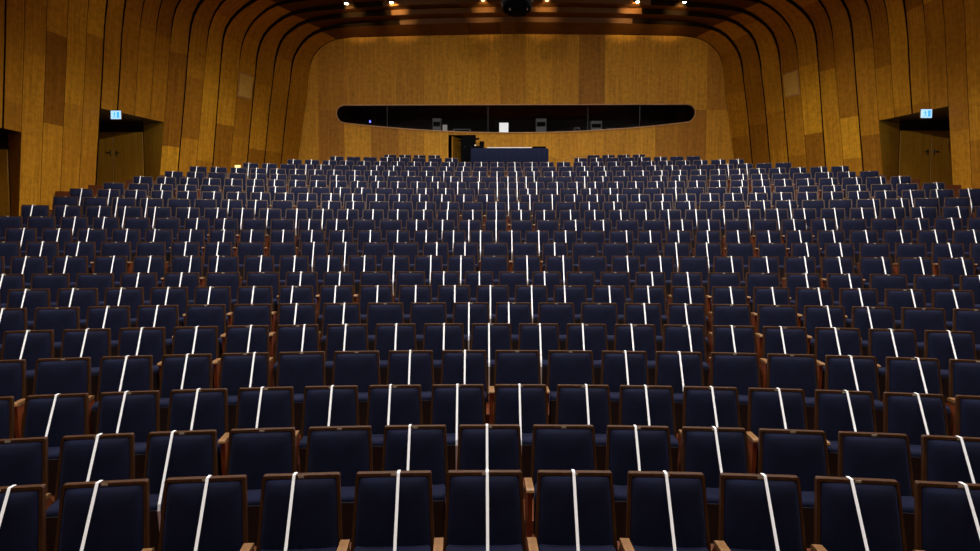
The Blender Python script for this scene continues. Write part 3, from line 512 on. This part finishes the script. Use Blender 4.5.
# ------------------------------------------------------------------ the raked floor
HALL=2.25; BH=.87
fl=MB()
def arcpts(r,xmax=None,n=60,clip=True):
    out=[]
    a=0
    pts=[]
    amax=0
    while True:
        amax+=.002; X=r*math.sin(amax); Y=CY+r*math.cos(amax)
        lim=wx(min(max(Y,-6),25.4))+.15
        if X>=lim or amax>1.3: break
    o=[]
    for i in range(n+1):
        t=amax*(2*i/n-1); x,y=r*math.sin(t),CY+r*math.cos(t)
        if abs(x)>10.3 and r<30.5: y=CY+math.sqrt(r*r-10.3**2)+min(.95,(abs(x)-10.3)*2)      # side aisles: straight steps outside the row ends
        o.append((x,y))
    return o
rad=[R[0] for R in ROWS]; flo=[R[1]-BH for R in ROWS]
bounds=[None]+[rad[i]-(rad[i]-rad[i-1])+.10 for i in range(1,23)]+[rad[22]+.10]
n=60
prev=None
for i in range(23):
    z=flo[i]; outer=arcpts(bounds[i+1]); inner=arcpts(bounds[i]) if i else [(-13+26*j/n,-6) for j in range(n+1)]
    vs=[(x,y,z) for x,y in inner]+[(x,y,z) for x,y in outer]
    fl.add(vs,[(j,j+1,n+1+j+1,n+1+j) for j in range(n)])
    nz=flo[i+1] if i<22 else flo[22]+.12
    vs=[(x,y,z) for x,y in outer]+[(x,y,nz) for x,y in outer]
    fl.add(vs,[(j,j+1,n+1+j+1,n+1+j) for j in range(n)])
o=arcpts(bounds[23]); z=flo[22]+.12
fl.add([(x,y,z) for x,y in o]+[(x,max(y,26.8),z) for x,y in o],[(j,j+1,n+1+j+1,n+1+j) for j in range(n)])
struct(fl.obj('floor',M_floor))
# ------------------------------------------------------------------ the seats
LEAN=math.radians(11)
def sup(u,p): return abs(u)**p
def seat_parts(lite=False):
    P={}
    # wooden back board: rounded rectangle, a little wider at the foot, leaning back; y=0 at the top edge
    def bp(x,z,y):     # x across, z height 0.36..0.87, y thickness offset (towards stage negative)
        t=(.87-z); return (x*(1+.11*t/.5),-t*math.tan(LEAN)+y,z)
    hw,top,bot,r=.226,.870,.36,.012
    out=[(-hw,bot),(hw,bot)]
    k=2 if lite else 5
    out+=[(hw-r+r*math.cos(a*PI/2/k),top-r+r*math.sin(a*PI/2/k)) for a in range(k+1)]
    out+=[(-hw+r-r*math.sin(a*PI/2/k),top-r+r*math.cos(a*PI/2/k)) for a in range(k+1)]
    q=MB(); n=len(out); vs=[bp(x,z,-.0185) for x,z in out]+[bp(x,z,.016) for x,z in out]
    q.add(vs,[tuple(range(n)),tuple(range(n,2*n))[::-1]]+[(i,n+i,n+(i+1)%n,(i+1)%n) for i in range(n)])
    # raised rim
    w=.018; inn=[(max(-hw+w,min(hw-w,x)),max(bot,min(top-w,z))) for x,z in out]
    vs=[bp(x,z,-.0185) for x,z in out]+[bp(x,z,-.027) for x,z in out]+[bp(x,z,-.027) for x,z in inn]+[bp(x,z,-.0185) for x,z in inn]
    fs=[]
    for j in range(3):
        for i in range(1,n): fs.append((j*n+i,j*n+(i+1)%n,(j+1)*n+(i+1)%n,(j+1)*n+i))
    q.add(vs,fs)
    P['backrest_frame']=(q,M_frame)
    # upholstered pad
    q=MB(); nx,nz=(6,5) if lite else (12,12); vs=[];fs=[]
    cw=hw-w-.001; z0,z1=.38,top-w-.001
    def spread(i,n_): 
        u=2*i/n_-1; return math.copysign(1-(1-abs(u))**1.8,u)
    for j in range(nz+1):
        for i in range(nx+1):
            u=spread(i,nx); v=spread(j,nz)
            e=(max(0,1-abs(u)**7)*max(0,1-abs(v)**(6 if v>0 else 9)))**.55
            cw_=1-.02*max(0,abs(v)-.85)/.15
            vs.append(bp(u*cw*cw_,(z0+z1)/2+v*(z1-z0)/2,-.020-.044*e))
    for j in range(nz):
        for i in range(nx): a=j*(nx+1)+i; fs.append((a,a+1,a+nx+2,a+nx+1))
    q.add(vs,fs,0,True)
    P['backrest']=(q,M_blue)
    # tip-up seat, folded: the cushion's front edge is the ledge seen from the stage, its board faces the stage
    q=MB(); prof=[(-.095,.13),(-.085,.42),(-.095,.462),(-.13,.474),(-.24,.474),(-.288,.464),(-.310,.440),(-.302,.40),(-.245,.13)]
    m=len(prof); cols=[-.224,-.212,-.12,0,.12,.212,.224]
    if lite: cols=[-.222,-.212,.212,.222]
    vs=[]
    for x in cols:
        s=0 if abs(x)>.22 else 1
        for (y,z) in prof:
            zc=.30; yc=-.18; vs.append((x,y if s else yc+(y-yc)*.86,z if s else zc+(z-zc)*.93))
    fs=[(a*m+i,a*m+(i+1)%m,(a+1)*m+(i+1)%m,(a+1)*m+i) for a in range(len(cols)-1) for i in range(m)]
    fs+=[tuple(range(m)),tuple(range((len(cols)-1)*m,len(cols)*m))[::-1]]
    q.add(vs,fs,0,True)
    P['seat']=(q,M_blue)
    q=MB(); q.prism([(-.306,.425),(-.318,.425),(-.262,.12),(-.245,.115)],0,-.215,.215); P['seat_board']=(q,M_under)
    # shared arm on the seat's left (as one sits), panel below
    def arm(x):
        q=MB(); prof=[(-.15,.505),(-.15,.526),(-.17,.534),(-.39,.538),(-.415,.533),(-.422,.52),(-.41,.508)]
        q.prism([(y,z) for y,z in prof],0,x-.027,x+.027); return q
    def leg(x):
        q=MB(); q.prism([(-.10,0),(-.06,.40),(-.15,.508),(-.38,.510),(-.36,.30),(-.31,.06),(-.34,0)],0,x-.017,x+.017); return q
    P['armrest']=(arm(.275),M_arm); P['leg']=(leg(.275),M_panel)
    P['armrest_l']=(arm(-.275),M_arm); P['leg_l']=(leg(-.275),M_panel)
    q=MB(); q.box((0,-.0285,.860),(.034,.003,.015)); P['number_plate']=(q,M_brass)
    # strap: a loop over the back, down to the seat's front edge and under
    q=MB(); hwid=.0088; loop=[(.022,.871),(-.036,.8745),(-.322,.472),(-.334,.43),(-.272,.112),(-.245,.105),(-.10,.105),(-.050,.35),(.020,.86)]
    m=len(loop); vs=[]
    for x in(-hwid,hwid):
        for off in(0,.0025):
            for i,(y,z) in enumerate(loop):
                dy,dz_=y+.14,z-.5; l=math.hypot(dy,dz_); vs.append((x,y+dy/l*off,z+dz_/l*off))
    fs=[]
    for i in range(m):
        j=(i+1)%m
        fs+=[(i,j,2*m+j,2*m+i),(m+i,3*m+i,3*m+j,m+j),(i,m+i,m+j,j),(2*m+i,2*m+j,3*m+j,3*m+i)]
    q.add(vs,fs)
    P['strap']=(q,M_strap)
    return P
parts=seat_parts()
meshes={}
for k_,(q,m) in parts.items():
    nm=k_.replace('_l','') if k_.endswith('_l') else k_
    me=q.mesh(nm,m if isinstance(m,list) else [m]); q.fix(me); meshes[k_]=me
ORD='zeroth first second third fourth fifth sixth seventh eighth ninth tenth eleventh twelfth thirteenth fourteenth fifteenth sixteenth seventeenth eighteenth nineteenth twentieth'.split()
def ordn(n):
    if n<=20: return ORD[n]
    t={2:'twenty',3:'thirty',4:'forty'}[n//10]
    return {20:'twentieth',30:'thirtieth',40:'fortieth'}[n] if n%10==0 else t+'-'+ORD[n%10]
proto={}
for k_,me in meshes.items():
    nm=k_[:-2] if k_.endswith('_l') else k_
    proto[k_]=bpy.data.objects.new(nm,me)
proto['strap']['label']='taut white strap tied over the backrest'
seat_proto=bpy.data.objects.new('auditorium_seat',None); seat_proto.empty_display_size=.2
def put_part(key,root,dx=0):
    c=proto[key].copy(); COL.objects.link(c); c.parent=root; c.location=(dx,0,0); return c
NB=13
for ri in range(NB):
    r,zt,seats=ROWS[ri]; vis=[q for q in seats if q[3]]; nv=len(vis); cnt=0
    for si,(s,wf,st,v) in enumerate(seats):
        a=s/r
        root=seat_proto.copy(); COL.objects.link(root)
        root.location=(r*math.sin(a),CY+r*math.cos(a),zt-BH); root.rotation_euler=(0,0,-a); root.scale=(wf,1,1)
        how='crossed by white strap' if st is not None else 'without any strap'
        rown=ordn(ri+1)+' row from front' if ri else 'frontmost row'
        if v:
            cnt+=1; lb='navy wood-framed seat %s, %s, %s from left'%(how,rown,ordn(cnt))
        else:
            lb='navy wood-framed seat in the %s, cut off beyond the %s picture edge'%(rown.replace(' from front',''),'left' if si==0 else 'right')
        tag(root,lb,'seat','navy auditorium seats')
        for key in('backrest_frame','backrest','seat','seat_board','armrest','leg','number_plate'): put_part(key,root)
        if si==0: put_part('armrest_l',root); put_part('leg_l',root)
        if st is not None: put_part('strap',root,st/wf)
# the rest of the seats, far up the rake
lite=seat_parts(True); st_=MB(); mats=[M_frame,M_blue,M_arm,M_panel,M_brass,M_strap,M_under]; mi={'seat':1,'seat_board':6,'backrest_frame':0,'backrest':1,'armrest':2,'leg':3,'number_plate':4,'strap':5,'armrest_l':2,'leg_l':3}
for ri in range(NB,23):
    r,zt,seats=ROWS[ri]
    for si,(s,wf,st,v) in enumerate(seats):
        a=s/r; ca,sa=math.cos(-a),math.sin(-a); ox,oy,oz=r*math.sin(a),CY+r*math.cos(a),zt-BH
        keys=['backrest_frame','backrest','seat','seat_board','armrest','leg','number_plate']
        if si==0 or (ri>=21 and si==len(seats)//2): keys+=['armrest_l','leg_l']
        if st is not None: keys.append('strap')
        for key in keys:
            q,_=lite[key]; dx=st if key=='strap' else 0
            vs=[]
            for (x,y,z) in q.v:
                x=x*wf+dx if key!='strap' else x+dx
                vs.append((ox+x*ca-y*sa,oy+x*sa+y*ca,oz+z))
            b=len(st_.v); st_.v+=vs; st_.f+=[tuple(b+i for i in f) for f in q.f]; st_.sm+=q.sm
            st_.m+=[mi[key]]*len(q.f)
o=st_.obj('auditorium_seats_far',mats)
o.name='far_auditorium_seats'
tag(o,'navy wood-framed seats filling the ten highest rows below the rear wall','seats','navy auditorium seats','stuff')
# ------------------------------------------------------------------ sound desk in the last rows
fz_=ROWS[22][1]-BH
YC=23.45
a=at(470.7,148,YC);b_=at(548.6,148,YC)
cn=empty('mixing_console',((a.x+b_.x)/2,YC+.35,fz_)); tag(cn,'wide sound desk hidden under a navy cover in front of the rear wall','sound desk')
w=b_.x-a.x; h=a.z-fz_
q=MB(); q.box((0,0,h/2+.005),(w-.08,.62,h-.03),bev=.02); q.obj('body',M_black,cn)
q=MB(); # cover: draped cloth with soft vertical folds
cols=80; vs=[];fs=[]
prof=[(-.345,.02),(-.345,.35),(-.345,.7),(-.34,h-.04),(-.31,h),(0,h+.005),(.31,h),(.34,h-.04),(.345,.6),(.345,.1)]
for i in range(cols+1):
    x=-w/2+w*i/cols; e=min(1,min(i,cols-i)/2)
    for j,(y,z) in enumerate(prof):
        f=(1-z/h)*.012*math.sin(i*1.15)*(1 if j<5 else -1)
        vs.append((x,y+f*(1 if y<0 else -1),z-(.03*(1-e) if z>h-.1 else 0)))
m=len(prof)
fs=[(i*m+j,i*m+j+1,(i+1)*m+j+1,(i+1)*m+j) for i in range(cols) for j in range(m-1)]
fs+=[tuple(range(m)),tuple(range(cols*m,cols*m+m))[::-1]]
q.add(vs,fs,0,True); q.obj('cover',M_navycloth,cn)
top=fz_+h
def on_top(name,px0,px1,h_,dy,m,label,cat):
    A=at(px0,147,YC+dy);B=at(px1,147,YC+dy)
    return bx(name,((A.x+B.x)/2,YC+dy,top+.008+h_/2),(B.x-A.x,.30,h_),m,label,cat)
on_top('white_board',487,531.5,.035,.25,M_white,'long thin white board lying on the navy covered sound desk','board')
on_top('cable_case',532.5,545.5,.07,.3,M_black,'flat black case lying at the right end of the sound desk','case')
# equipment at its left end
eq=empty('equipment_stand',(at(478,148,YC).x,YC+.1,top+.006)); tag(eq,'black gooseneck lamp and meters on the left end of the sound desk','equipment')
q=MB(); q.box((0,.1,.04),(.40,.25,.08),bev=.01); q.obj('base',M_black,eq)
q=MB(); q.box((.13,.1,.17),(.16,.10,.17),bev=.01); q.obj('meter_box',M_black,eq)
q=MB(); q.tube([(-.12,.1,.08),(-.14,.1,.20),(-.08,.08,.30),(-.02,.04,.33)],.012); q.obj('gooseneck',M_black,eq)
q=MB(); q.box((-.10,-.03,.10),(.05,.03,.05)); q.obj('display',M_paper,eq)
q=MB(); q.box((-.02,.05,.345),(.13,.09,.05),bev=.01); q.obj('lamp_shade',M_black,eq)
# tall black flight case / screen between the desk and the door
A=at(459,136,YC+.9);B=at(476,136,YC+.9)
fc=empty('equipment_cabinet',((A.x+B.x)/2+.02,YC+1.0,fz_+.12)); tag(fc,'tall black equipment cabinet standing behind the left end of the sound desk','cabinet')
hh=A.z-fz_-.12
q=MB(); q.box((0,0,hh/2),(B.x-A.x-.10,.35,hh),bev=.01); q.obj('body',M_black,fc)
for s in(-1,1):
    q=MB(); q.tube([(s*.12,-.19,hh*.75),(s*.12,-.21,hh*.75),(s*.12,-.21,hh*.68),(s*.12,-.19,hh*.68)],.008); q.obj('handle',M_steel,fc)
# pale rope by the right end of the desk
q=MB(); c0=at(558,161,23.6)
pts=[at(x,y,23.3) for x,y in((563,163),(566,160.2),(569.5,158.3),(574,157.2),(579,156.8),(586,156.4))]
q.tube(pts,.012,6); tag(q.obj('rope',M_arm),'thin pale rope hanging between the rear row and the sound desk','rope')
# small lit step light on the wall foot
c=at(238,166.4,22.8)
e=empty('step_light',(c.x,c.y,c.z)); tag(e,'small cream step light glowing at the foot of the left wall','step light')
q=MB(); q.box((0,0,0),(.22,.05,.10),bev=.01); q.obj('housing',M_slotwood,e)
q=MB(); q.box((0,-.028,0),(.20,.01,.08)); q.obj('lens',mat('step_light_lens',(1,.8,.45),.4,emit=(1,.66,.22),es=1.3),e)
# ------------------------------------------------------------------ ceiling lamps
M_bulb=mat('lamp_glow',(1,.9,.7),.4,emit=(1,.80,.52),es=30)
M_bulbdim=mat('lamp_glow_dim',(1,.9,.7),.4,emit=(1,.74,.42),es=2.0)
def ceilz(X,Y):
    X=abs(X)
    best=min(range(len(ribs)),key=lambda i:abs(ribs[i][0]-Y)); o=ribs[best][1]
    for a,b in zip(o[NS:],o[NS+1:]):
        if b[0]<=X<=a[0]: return a[1]
    return o[-1][1]
def lamp_obj(x,y,z,m,label,rad=.085):
    e=empty('ceiling_lamp',(x,y,z)); tag(e,label,'lamp','recessed ceiling lamps')
    q=MB(); k=16; rings=[(rad*1.35,.10),(rad*1.35,-.01),(rad,-.02),(rad*.9,.05)]; vs=[]
    for rr,zz in rings: vs+=[(rr*math.cos(2*PI*i/k),rr*math.sin(2*PI*i/k),zz) for i in range(k)]
    q.add(vs,[(j*k+i,j*k+(i+1)%k,(j+1)*k+(i+1)%k,(j+1)*k+i) for j in range(3) for i in range(k)],0,True); q.obj('housing',M_steel,e)
    q=MB(); k=12; rows_=5; vs=[(0,0,-.045)]
    for j in range(1,rows_+1):
        a=j/rows_*PI/2
        vs+=[(rad*.85*math.sin(a)*math.cos(2*PI*i/k),rad*.85*math.sin(a)*math.sin(2*PI*i/k),-.045+.06*(1-math.cos(a))) for i in range(k)]
    fs=[(0,1+i,1+(i+1)%k) for i in range(k)]+[(1+(j-1)*k+i,1+j*k+i,1+j*k+(i+1)%k,1+(j-1)*k+(i+1)%k) for j in range(1,rows_) for i in range(k)]
    q.add(vs,fs,0,True); q.obj('bulb',m,e); return e
def spot(loc,power,angle=110,blend=.6,col=(1,.94,.88),rad=.12,rot=(0,0,0),par=None):
    l=bpy.data.lights.new('lamp_and_fill_spot','SPOT'); l.energy=power; l.spot_size=math.radians(angle); l.spot_blend=blend; l.color=col; l.shadow_soft_size=rad
    o=bpy.data.objects.new('lamp_and_fill_spot',l); o.location=loc; o.rotation_euler=rot; COL.objects.link(o); return o
VL=[(346.5,3.2,1,'outer ceiling lamp, left group'),(391.5,2.2,1,'inner ceiling lamp, left group'),(483,.2,0,'faint ceiling lamp, left'),(547,.2,0,'faint ceiling lamp, right'),(637.5,1.5,1,'inner ceiling lamp, right group'),(684.5,1.8,1,'outer ceiling lamp, right group')]
LBL=['small bright ceiling lamp, the one nearest the left wall','bright ceiling lamp left of the black spotlight, second from left wall','faint ceiling lamp just left of the black spotlight','faint ceiling lamp just right of the black spotlight','bright ceiling lamp right of the black spotlight, fifth from left','small bright ceiling lamp, the one nearest the right wall']
for (x,y,br,_),lb in zip(VL,LBL):
    Y=22.9; p=at(x,y,Y); p.z=min(p.z,ceilz(p.x,Y)+.0)
    lamp_obj(p.x,p.y,p.z,M_bulb if br else M_bulbdim,lb)
    # the lamp washes the stepped ceiling behind it and the rear wall
    spot((p.x,p.y+.05,p.z-.10),E_WASH*(1 if br else .55),52,1,(1,.70,.28),.05,(math.radians(100),0,0))
for Y in(19.5,15.5,11.5,7.5,3.7,-.5):
    for X in(-7.2,-4.4,-1.5,1.5,4.4,7.2):
        spot((X,Y,ceilz(X,Y)-.15),E_DOWN*(1 if abs(X)<7 else .9)*(.3 if Y<0 else .8 if Y>19 else 1),122 if abs(X)<7 else 108,.8)
for X in(-6.6,-2.2,2.2,6.6):
    spot((X,22.3,ceilz(X,22.3)-.12),E_REAR,120,.8,rot=(math.radians(12),0,0))
for X in(-8.5,-5,5,8.5):     # unseen spots over the stage front, added to brighten the rear wall
    p_=Vector((X,1.5,8.2)); d_=Vector((X*.62,25.4,5.1))-p_
    spot(tuple(p_),E_FRONT,38,1,(1,.92,.80),.25,d_.to_track_quat('-Z','Y').to_euler())
for s_ in(-1,1):                # unseen cross lights, added to brighten the side wall doors
    p_=Vector((s_*7,1.5,10.6)); d_=Vector((-s_*12.9,21,4.9))-p_
    spot(tuple(p_),E_DOOR,24,1,(1,.92,.82),.15,d_.to_track_quat('-Z','Y').to_euler())
# hanging black spotlight over the axis
p=at(516.7,3,19.5); e=empty('hanging_spotlight',(p.x,p.y,p.z)); tag(e,'round black spotlight hanging under the ceiling above the hall axis','spotlight')
q=MB(); k=24; prof=[(.05,-.30),(.30,-.30),(.40,-.22),(.43,0),(.43,.35),(.36,.45),(.05,.47)]; vs=[]
for rr,zz in prof: vs+=[(rr*math.cos(2*PI*i/k),rr*math.sin(2*PI*i/k),zz) for i in range(k)]
q.add(vs,[(j*k+i,j*k+(i+1)%k,(j+1)*k+(i+1)%k,(j+1)*k+i) for j in range(len(prof)-1) for i in range(k)]+[tuple(range(k)),tuple(range((len(prof)-1)*k,len(prof)*k))],0,True); q.obj('lamp_body',M_black,e)
q=MB(); q.tube([(0,0,.45),(0,0,1.25)],.03); q.obj('pole',M_black,e)
for i,(x,y,z) in enumerate(((-.46,-.05,.0),(-.42,-.1,-.10),(.46,-.05,.05),(.45,-.05,-.15),(-.2,-.37,-.31),(.3,-.3,-.28))):
    q=MB(); q.box((x,y,z),(.05,.05,.06),bev=.015); q.obj('clamp',M_chrome,e)
# ------------------------------------------------------------------ camera, world, view
c=bpy.data.cameras.new('camera'); c.sensor_width=36; c.lens=F/980*36; c.clip_end=200
co=bpy.data.objects.new('camera',c); COL.objects.link(co)
M=Matrix.Identity(4)
for i in range(3):
    M[i][0]=rt2[i];M[i][1]=up2[i];M[i][2]=-fw[i];M[i][3]=CAM[i]
co.matrix_world=M; bpy.context.scene.camera=co
w=bpy.data.worlds.new('world'); bpy.context.scene.world=w; w.use_nodes=True
w.node_tree.nodes['Background'].inputs[0].default_value=(1,.8,.6,1); w.node_tree.nodes['Background'].inputs[1].default_value=E_WORLD
v=bpy.context.scene.view_settings; v.view_transform='Standard'; v.look='None'; v.exposure=EXPO; v.gamma=1; v.use_curve_mapping=False
